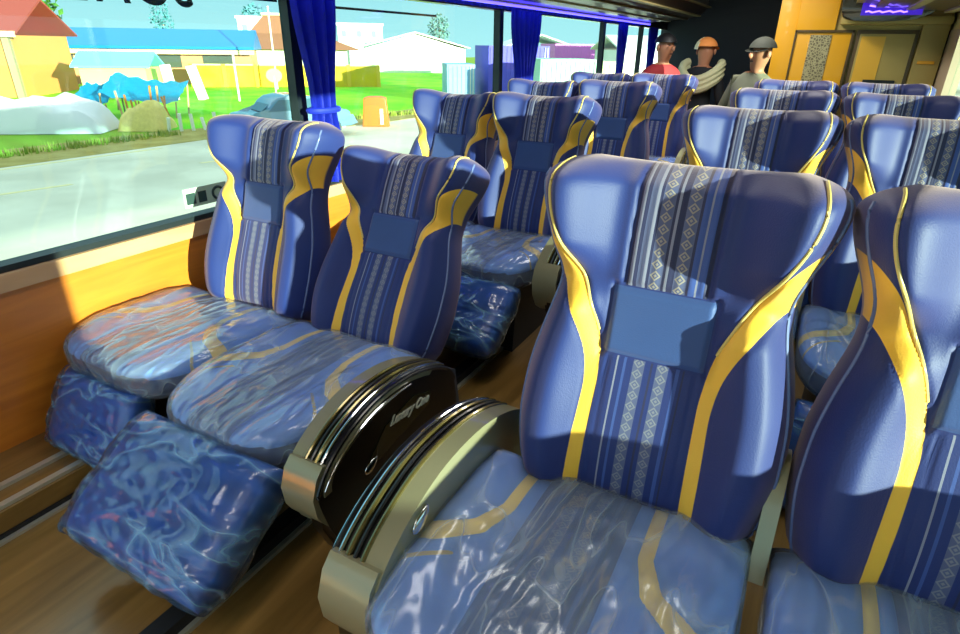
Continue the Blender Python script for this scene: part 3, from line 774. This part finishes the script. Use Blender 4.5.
def frame(x0, y0, x1, y1):
    """base line seen from the bus: returns origin, width, heading; local x runs along it, local y away"""
    w = sqrt((x1-x0)**2+(y1-y0)**2); return ((x0+x1)/2, (y0+y1)/2, GZ), w, math.atan2(y1-y0, x1-x0)
def gable(parent, w, d, h0, h1, mat, over=.3, name='roof', axis='x'):
    o = over
    if axis == 'x': return prism(name, [(-o, h0), (d/2, h1), (d+o, h0), (d+o, h0+.1), (d/2, h1+.14), (-o, h0+.1)], -w/2-o, w/2+o, mat, parent, axis='x')
    return prism(name, [(-w/2-o, h0), (0, h1), (w/2+o, h0), (w/2+o, h0+.12), (0, h1+.16), (-w/2-o, h0+.12)], -o, d+o, mat, parent, axis='y')
def building(name, ends, d, label, cat='building'):
    l, w, a = frame(*ends); return empty(name, l, a, label, cat), w
# orange house with red roof
r, w = building('house', (-47.5, 13.9, -40.7, 19.4), 8, 'orange house with a red tiled roof at the far left')
orange = MT('orange_wall', 216, 142, 74)
box('wall', (-w/2, w/2, 0, 7, 0, 3.3), orange, r); gable(r, w, 7, 3.3, 5.2, MT('red_roof', 150, 60, 50), .5)
box('gutter', (-w/2-.5, w/2+.5, -.6, -.45, 3.2, 3.5), M['cream'], r)
box('garage_opening', (w/2-5.2, w/2-2.4, -.04, .0, .0, 1.6), M['matte'], r)
for xx in (w/2-2.1, w/2-.2): box('post', (xx-.18, xx+.18, -.3, .02, 0, 3.2), MT('post_stone', 150, 138, 110), r)
box('garage_awning', (w/2-5.6, w/2-2.3, -1.0, 0, 1.62, 1.74), M['cream'], r)
# blue-roofed hall
r, w = building('long_hall', (-56, 23.5, -41, 36.5), 4, 'long low hall with a bright blue metal roof behind the stalls')
box('wall', (-w/2, w/2, 0, 4, 0, 2.5), MT('hall_wall', 214, 140, 96), r)
prism('roof', [(-.8, 2.55), (-.8, 2.75), (2, 4.0), (4.3, 2.75), (4.3, 2.55)], -w/2-.4, w/2+.4, MT('blue_metal_roof', 10, 112, 176, rough=.4), r, axis='x')
box('fascia', (-w/2-.4, w/2+.4, -.95, -.8, 2.2, 2.5), M['cream'], r)
for k in range(5): box('dark_opening', (-w/2+1+k*3.8, -w/2+3.2+k*3.8, -.03, .0, 1.2, 2.1), MT('opening%d' % k, 60, 70, 60), r)
# kiosk
r, w = building('kiosk', (-37.0, 20.6, -34.3, 22.8), 2.5, 'small pale kiosk with a light blue roof in front of the long hall', 'kiosk')
box('wall', (-w/2, w/2, 0, 2.5, 0, 1.7), MT('kiosk_wall', 206, 214, 130), r); gable(r, w, 2.5, 1.7, 2.4, MT('light_blue_roof', 110, 200, 224), .3)
box('counter', (-w/2+.3, w/2-.3, -.3, .0, .8, .9), M['cream'], r)
# tarpaulins
def tarp(name, ends, d, z, sag, mat, label, posts=True, cat='tarpaulin'):
    l, w, a = frame(*ends); r = empty(name, l, a, label, cat)
    bm = bmesh.new(); n = 16; rows = []
    for i in range(n+1):
        rows.append([bm.verts.new((-w/2+w*i/n, d*j/8, z-sag*sin(pi*i/n)*.6-.75*(1-j/8)+.06*sin(i*1.7+j*2.3))) for j in range(9)])
    for A, B in zip(rows, rows[1:]):
        for j in range(8): bm.faces.new((A[j], B[j], B[j+1], A[j+1]))
    bmesh.ops.solidify(bm, geom=bm.faces[:], thickness=.02); link('sheet', bm_mesh('sheet', bm, mat, angle=80), r)
    if posts:
        for (px, py) in [(-w/2+.05, .1), (w/2-.05, .1), (-w/2+.05, d-.1), (w/2-.05, d-.1), (0, .1)]:
            tube('pole', [(px, py, 0), (px, py, z-.05-(.6*sag if px == 0 else 0)-(.7 if py < .2 else 0))], .04, M['sillwood'], r)
    return r
btm = MT('blue_tarp', 20, 170, 220, rough=.4)
tarp('tarpaulin', (-28.6, 15.1, -27.2, 15.9), 1.6, 1.35, .1, btm, 'smaller blue tarpaulin on poles, left of the larger one')
r = tarp('tarpaulin', (-27.3, 15.6, -24.8, 17.5), 2.0, 1.62, .25, btm, 'larger bright blue tarpaulin canopy in front of the kiosk')
r.rotation_euler[1] = .12
# white sheet over a heap
l, w, a = frame(-27.5, 9.4, -22.8, 12.9)
def heap(name, w, d, h, mat, label, cat, loc, a, seed, nx=26, ny=14, rough=.25):
    bm = bmesh.new(); rows = []
    for i in range(nx+1):
        row = []
        for j in range(ny+1):
            s, t = 2*i/nx-1, 2*j/ny-1; e = max(0, (1-s**6)*(1-t**4))**.5
            z = h*e*(.8+rough*noise.noise(Vector((s*w*.5+seed, t*d, seed)))*1.6) if e > 0 else 0
            row.append(bm.verts.new((s*w/2, t*d/2+d/2, z)))
        rows.append(row)
    for A, B in zip(rows, rows[1:]):
        for j in range(ny): bm.faces.new((A[j], B[j], B[j+1], A[j+1]))
    o = link(name, bm_mesh(name, bm, mat, angle=80), None, loc, (0, 0, a)); tag(o, label, cat); return o
heap('covered_heap', w, 2.2, 1.35, MT('white_sheet', 222, 214, 218), 'long heap covered by a white sheet in front of the orange house', 'heap', l, a, 3.1)
l, w, a = frame(-22.9, 13.6, -21.5, 14.5)
heap('rubble_heap', w, 1.4, .85, MT('yellow_rubble', 226, 196, 112, nscale=8, namt=.3), 'yellowish heap of rubble between the white sheet and the stakes', 'heap', l, a, 8.3, rough=.6)
# tangled timber
for k in range(9):
    x, y = -24.6+k*.2, 15.0+k*.12
    o = tube('timber_plank', [(x, y, GZ), (x+random.uniform(-.3, .5), y+random.uniform(-.2, .4), GZ+random.uniform(.9, 1.5))], .045, M['wallwood' if k % 3 else 'sillwood'], None, 6)
    tag(o, 'thin leaning timber in the tangled stack under the blue tarpaulins', 'timber', 'timbers leaning in a tangled stack')
whitep = MT('white_stake_paint', 226, 226, 206)
for k in range(10):
    x, y = -21.3+k*.25, 14.6+k*.34
    o = tube('white_stake', [(x, y, GZ), (x+random.uniform(-.15, .15), y, GZ+random.uniform(.45, .75))], .07, whitep, None, 6)
    tag(o, 'short white stake in the row along the road verge', 'stake', 'short white stakes along the verge')
# bill boards leaning
for k, (x, y, t, lab) in enumerate([(-32.9, 23.3, .10, 'tall white board leaning beside the kiosk, left of the pair'), (-31.8, 24.4, .22, 'tall white board standing right of its twin near the yellow fence')]):
    o = box('white_board', (-.28, .28, -.04, .04, 0, 1.9), whitep, None, .01, loc=(x, y, GZ), rot=(0, t*-1, .75)); tag(o, lab, 'board')
# yellow fence
r, w = building('yellow_fence', (-41.5, 31.2, -31.0, 40.0), 0, 'long yellow painted fence wall behind the green field', 'fence')
box('wall', (-w/2, w/2, 0, .2, 0, 1.5), ground_mat('yellow_paint', srgb(238, 190, 40), srgb(214, 176, 60), .8), r)
box('coping', (-w/2-.05, w/2+.05, -.05, .25, 1.5, 1.6), M['cream'], r)
for k in range(7): box('pillar', (-w/2+k*w/6-.14, -w/2+k*w/6+.14, -.08, .0, 0, 1.6), M['amber'], r)
# brown roofed house
r, w = building('house', (-51.5, 41.0, -41.2, 50.0), 9, 'house with a tall steep brown roof seen either side of the first curtain')
box('wall', (-w/2+1, w/2-1, 0, 5, 0, 2.6), MT('pale_house_wall', 226, 222, 206), r)
brn = MT('brown_roof', 138, 92, 66)
bm = bmesh.new(); 
lv = [(w/2+.4, -.8, 5.4, 2.5), (w*.24, 1.2, 4.2, 3.9), (w*.13, 2.0, 3.4, 5.5)]
R4 = [[bm.verts.new(p) for p in ((-hw, a0, z), (hw, a0, z), (hw, b0, z), (-hw, b0, z))] for hw, a0, b0, z in lv]
bm.faces.new(R4[0]); bm.faces.new(R4[-1])
for A, B in zip(R4, R4[1:]):
    for k in range(4): bm.faces.new((A[k], A[(k+1) % 4], B[(k+1) % 4], B[k]))
link('roof', bm_mesh('roof', bm, brn, False), r)
box('ridge_cap', (-w*.13-.2, w*.13+.2, 1.9, 3.5, 5.48, 5.7), M['cream'], r)
whb = MT('white_building', 232, 234, 234)
for (ends, h, lab) in [((-64.0, 55.6, -60.5, 58.8), 5.7, 'white block building behind the brown roof, left of the first curtain'), ((-58.7, 67.5, -54.3, 71.5), 5.3, 'white block building just right of the first curtain')]:
    r, w = building('block_building', ends, 5, lab)
    box('wall', (-w/2, w/2, 0, 5, 0, h), whb, r); box('parapet', (-w/2-.15, w/2+.15, -.15, 5.15, h, h+.3), whb, r)
    for k in range(3): box('window', (-w/2+.5+k*w/3, -w/2+1.1+k*w/3, -.03, 0, h-1.4, h-.6), MT('bwin%d' % (k+int(h*10)), 120, 150, 160), r)
# round sign on pole
r = empty('round_sign', (-28.4, 26.8, GZ), .8, 'round pink sign on a white pole in the grass', 'sign')
tube('pole', [(0, 0, 0), (0, 0, 1.3)], .05, whitep, r)
bm = bmesh.new(); prism_bm(bm, [(.45*cos(a), 1.35+.38*sin(a)) for a in [k*2*pi/24 for k in range(24)]], -.04, .04, 'y'); link('disc', bm_mesh('disc', bm, MT('pink', 224, 160, 130)), r)
for (x, y, h, lab) in [(-35.2, 33.4, 5.4, 'thin tall white pole before the brown roof'), (-29.5, 25.0, 2.6, 'thin pole left of the yellow fence')]:
    o = tube('pole', [(x, y, GZ), (x, y, GZ+h)], .06, whitep, None, 8); tag(o, lab, 'pole')
# trees
leaf = ground_mat('leaves', srgb(50, 100, 40), srgb(80, 130, 50), 1.5)
def tree(x, y, h, rad, label, mat=leaf):
    r = empty('tree', (x, y, GZ), 0, label, 'tree'); tube('trunk', [(0, 0, 0), (.1, 0, h*.4), (0, .1, h*.7)], [.2, .15, .08], M['frame'], r)
    bm = bmesh.new(); rnd = random.Random(int(x*7))
    for k in range(420):
        while True:
            p = Vector((rnd.uniform(-1, 1), rnd.uniform(-1, 1), rnd.uniform(-1, 1)))
            if p.length < 1: break
        p = Vector((p.x*rad, p.y*rad, h*.68+p.z*h*.34)); s = .22*rad/1.5
        q = Matrix.Rotation(rnd.uniform(0, 6.28), 4, Vector((rnd.random()+.01, rnd.random(), rnd.random())))
        vs = [bm.verts.new(p+q@Vector(c)) for c in ((-s, 0, 0), (0, -s*.6, .04), (s, 0, 0), (0, s*.6, .04))]; bm.faces.new(vs)
    link('foliage', bm_mesh('foliage', bm, mat, False), r)
tree(-63, 32.0, 8.6, 2.6, 'green tree rising behind the red-roofed house')
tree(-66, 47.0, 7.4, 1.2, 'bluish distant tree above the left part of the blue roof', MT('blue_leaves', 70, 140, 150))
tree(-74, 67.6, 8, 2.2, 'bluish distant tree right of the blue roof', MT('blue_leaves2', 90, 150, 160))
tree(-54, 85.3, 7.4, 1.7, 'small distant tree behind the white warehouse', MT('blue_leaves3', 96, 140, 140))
tree(10.5, 66, 5.2, 5.0, 'broad green tree seen through the far right window')
# warehouse
r, w = building('warehouse', (-48, 59.4, -38.8, 67.2), 12, 'white warehouse with a low pitched roof between the two curtains')
box('wall', (-w/2, w/2, 0, 8, 0, 2.6), MT('warehouse_wall', 230, 228, 226), r); gable(r, w, 8, 2.7, 4.3, MT('white_metal_roof', 236, 232, 232), .5, axis='y')
prism('gable_wall', [(-w/2, 2.6), (0, 4.2), (w/2, 2.6)], -.02, .1, MT('gable_w', 236, 230, 230), r, axis='y')
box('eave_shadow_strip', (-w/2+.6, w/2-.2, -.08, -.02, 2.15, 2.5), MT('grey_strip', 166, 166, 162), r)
box('lean_to', (-w/2-1.6, -w/2, 0, 6, 0, 3.1), MT('lean_wall', 226, 236, 236), r)
r, w = building('warehouse', (-34.0, 66.5, -26, 72.5), 10, 'pale warehouse far off behind the purple container')
box('wall', (-w/2, w/2, 0, 10, 0, 2.6), MT('pale_cyan_wall', 206, 230, 232), r); gable(r, w, 10, 2.6, 4.2, whb, .4, axis='y')
# containers
def container(ends, h, d, mat, label, z0=0):
    l, w, a = frame(*ends); r = empty('shipping_container', (l[0], l[1], l[2]+z0), a, label, 'container')
    box('body', (-w/2, w/2, 0, d, 0, h), mat, r, .02)
    n = int(w/.25)
    boxes('corrugation', [(-w/2+.1+k*.25, -w/2+.2+k*.25, -.03, 0, .1, h-.1) for k in range(max(1, n-1))], mat, r)
    boxes('door_bars', [(w/2-.3, w/2-.26, -.06, -.03, .1, h-.1), (w/2-.14, w/2-.10, -.06, -.03, .1, h-.1)], whitep, r)
    return r
container((-19.3, 31.3, -18.0, 32.3), 2.1, 3, MT('pale_blue_metal', 128, 176, 216), 'pale blue container left of the purple one')
container((-17.5, 33.0, -14.7, 35.4), 3.1, 4, MT('violet_metal', 92, 86, 200), 'tall violet container beside the wide curtain')
container((-13.0, 30.2, -10.6, 32.0), 2.5, 3, MT('mint_metal', 160, 206, 180), 'mint green container right of the wide curtain')
container((-20.5, 50.5, -16.5, 54.0), 3.3, 4, MT('magenta_metal', 214, 120, 206), 'magenta container behind the mint green one')
container((-10.4, 32.4, -9.4, 33.0), 2.4, 2, MT('cream_metal', 236, 232, 170), 'cream yellow container right of the mint green one')
# orange crate
r, w = building('orange_tank', (-16.3, 19.8, -15.4, 20.4), 0, 'orange plastic water barrier on the grass beside the road', 'barrier')
prism('body', [(-w/2, 0), (w/2, 0), (w/2-.1, 1.1), (w/2-.3, 1.16), (-w/2+.3, 1.16), (-w/2+.1, 1.1)], 0, .6, MT('orange_plastic', 240, 106, 44, rough=.4), r, axis='y', bev=.04)
box('reflector', (w/2-.35, w/2-.22, -.03, .0, .1, .7), whitep, r)
for k in range(3):
    o = tube('white_bollard', [(-17.6+k*.32, 18.9+k*.25, GZ), (-17.6+k*.32, 18.9+k*.25, GZ+.6)], .07, whitep, None, 8); tag(o, 'short white bollard left of the orange barrier', 'bollard', 'white bollards by the orange barrier')
# far buildings seen past the rear curtains
for (ends, h, mt, lab) in [((-13.5, 46, -10.0, 49), 2.9, whb, 'white low building past the third curtain'), ((-9.0, 54, -5.5, 57), 2.7, MT('pale_green_b', 200, 230, 190), 'pale green low building past the rear left curtains')]:
    r, w = building('low_building', ends, 5, lab); box('wall', (-w/2, w/2, 0, 5, 0, h), mt, r); gable(r, w, 5, h, h+.9, mt, .3)
# car
r = empty('parked_car', (-16.6, 16.2, GZ), math.atan2(3.4, 1.6), 'grey-blue car parked at the roadside behind the front window seat', 'car')
carm = MT('car_paint', 92, 128, 150, rough=.2, coat=1); cgl = MT('car_glass', 60, 96, 112, rough=.08)
side = [(-1.9, .35), (-1.95, .75), (-1.75, .88), (-1.15, .95), (-.65, 1.40), (.55, 1.42), (1.15, 1.02), (1.85, .92), (2.0, .7), (1.98, .35)]
prism('body', smooth_arc(side+[side[0]], 3), -.8, .8, carm, r, axis='y', bev=.07)
for s in (-1, 1): prism('side_window', [(-1.02, .96), (-.62, 1.33), (.50, 1.35), (1.0, 1.0)], s*.795-.01, s*.795+.01, cgl, r, axis='y')
for xx in (-1.25, 1.25):
    for s in (-1, 1):
        bm = bmesh.new(); prism_bm(bm, [(xx+.32*cos(a), .32+.32*sin(a)) for a in [k*2*pi/20 for k in range(20)]], s*.7-.1, s*.7+.12, 'y'); link('wheel', bm_mesh('wheel', bm, M['rubber']), r)
prism('rear_window', [(-1.20, .97), (-.70, 1.37), (-.68, 1.35), (-1.16, .95)], -.62, .62, cgl, r, axis='y')
# verge grass tufts
rnd = random.Random(5)
bm = bmesh.new()
for k in range(2600):
    y = rnd.uniform(4, 32); x = -20.3+max(0, y-14.5)*.28+rnd.uniform(-.5, .2); h = rnd.uniform(.08, .28); a = rnd.uniform(0, 6.28)
    if 14.3 < y < 18.2: continue
    v = [bm.verts.new(p) for p in ((x, y, GZ), (x+.06*cos(a), y+.06*sin(a), GZ), (x+.05*cos(a+1), y+.05*sin(a), GZ+h))]; bm.faces.new(v)
o = link('verge_grass', bm_mesh('verge_grass', bm, ground_mat('tuft', srgb(120, 150, 50), srgb(170, 170, 80), 2), False)); tag(o, 'rough yellow-green grass tufts along the road verge', 'grass', kind='stuff')

# ------------------------------------------------------------------ light
w = bpy.data.worlds.new('sky'); scene.world = w; w.use_nodes = True; nt = w.node_tree
bg = nt.nodes['Background']; tc = nt.nodes.new('ShaderNodeTexCoord'); sp = nt.nodes.new('ShaderNodeSeparateXYZ'); rp = nt.nodes.new('ShaderNodeValToRGB')
nt.links.new(tc.outputs['Generated'], sp.inputs[0]); nt.links.new(sp.outputs[2], rp.inputs[0]); nt.links.new(rp.outputs[0], bg.inputs[0])
e = rp.color_ramp.elements; e[0].position = 0; e[0].color = srgb(166, 202, 208); e[1].position = .25; e[1].color = srgb(108, 166, 190); z_ = e.new(.6); z_.color = (.95, 1.0, 1.0, 1)
bg.inputs[1].default_value = 1.15
sd = bpy.data.lights.new('sun', 'SUN'); sd.energy = 12; sd.angle = .012; sd.color = (1, .86, .66)
so = bpy.data.objects.new('sun', sd); col.objects.link(so); so.rotation_euler = Vector((-1, .33, -.13)).to_track_quat('-Z', 'Y').to_euler()
# unseen fill lamps added under the ceiling to brighten the cabin
for i, yy in enumerate([-.6, 1.6, 3.8, 5.6]):
    r = empty('fill_lamp', (-.72, yy, 2.2), 0, 'unseen fill lamp added over the aisle, %s' % ['ahead of the front seat row', 'above the first row', 'above the third row', 'nearest the rear'][i], 'fill lamp', 'added cabin fill lamps')
    box('housing', (-.16, .16, -.5, .5, 0, .05), M['cream'], r, .01)
    ld = bpy.data.lights.new('fill_light', 'AREA'); ld.shape = 'RECTANGLE'; ld.size = .3; ld.size_y = .95; ld.energy = [6, 6, 7, 18][i]; ld.color = (1, .95, .88)
    lo = bpy.data.objects.new('fill_light', ld); col.objects.link(lo); lo.parent = r; lo.location = (0, 0, -.01)

# ------------------------------------------------------------------ camera
cd = bpy.data.cameras.new('camera'); cam = bpy.data.objects.new('camera', cd); col.objects.link(cam); scene.camera = cam
cd.sensor_width = 36; cd.lens = 588/960*36; cd.clip_start = .02; cd.clip_end = 500
yaw, pit, rol = radians(28.4), radians(24.8), radians(.76)
Fv = Vector((-sin(yaw)*cos(pit), cos(yaw)*cos(pit), -sin(pit))); Rv = Vector((cos(yaw), sin(yaw), 0)); Uv = Rv.cross(Fv)
R2 = Rv*cos(rol)+Uv*sin(rol); U2 = -Rv*sin(rol)+Uv*cos(rol)
m = Matrix((R2, U2, -Fv)).transposed().to_4x4(); m.translation = Vector((0, 0, 1.4)); cam.matrix_world = m
scene.view_settings.view_transform = 'Standard'; scene.view_settings.look = 'None'; scene.view_settings.gamma = 1; scene.view_settings.exposure = .72
scene.cycles.max_bounces = 8; scene.cycles.transparent_max_bounces = 16; scene.cycles.use_denoising = True
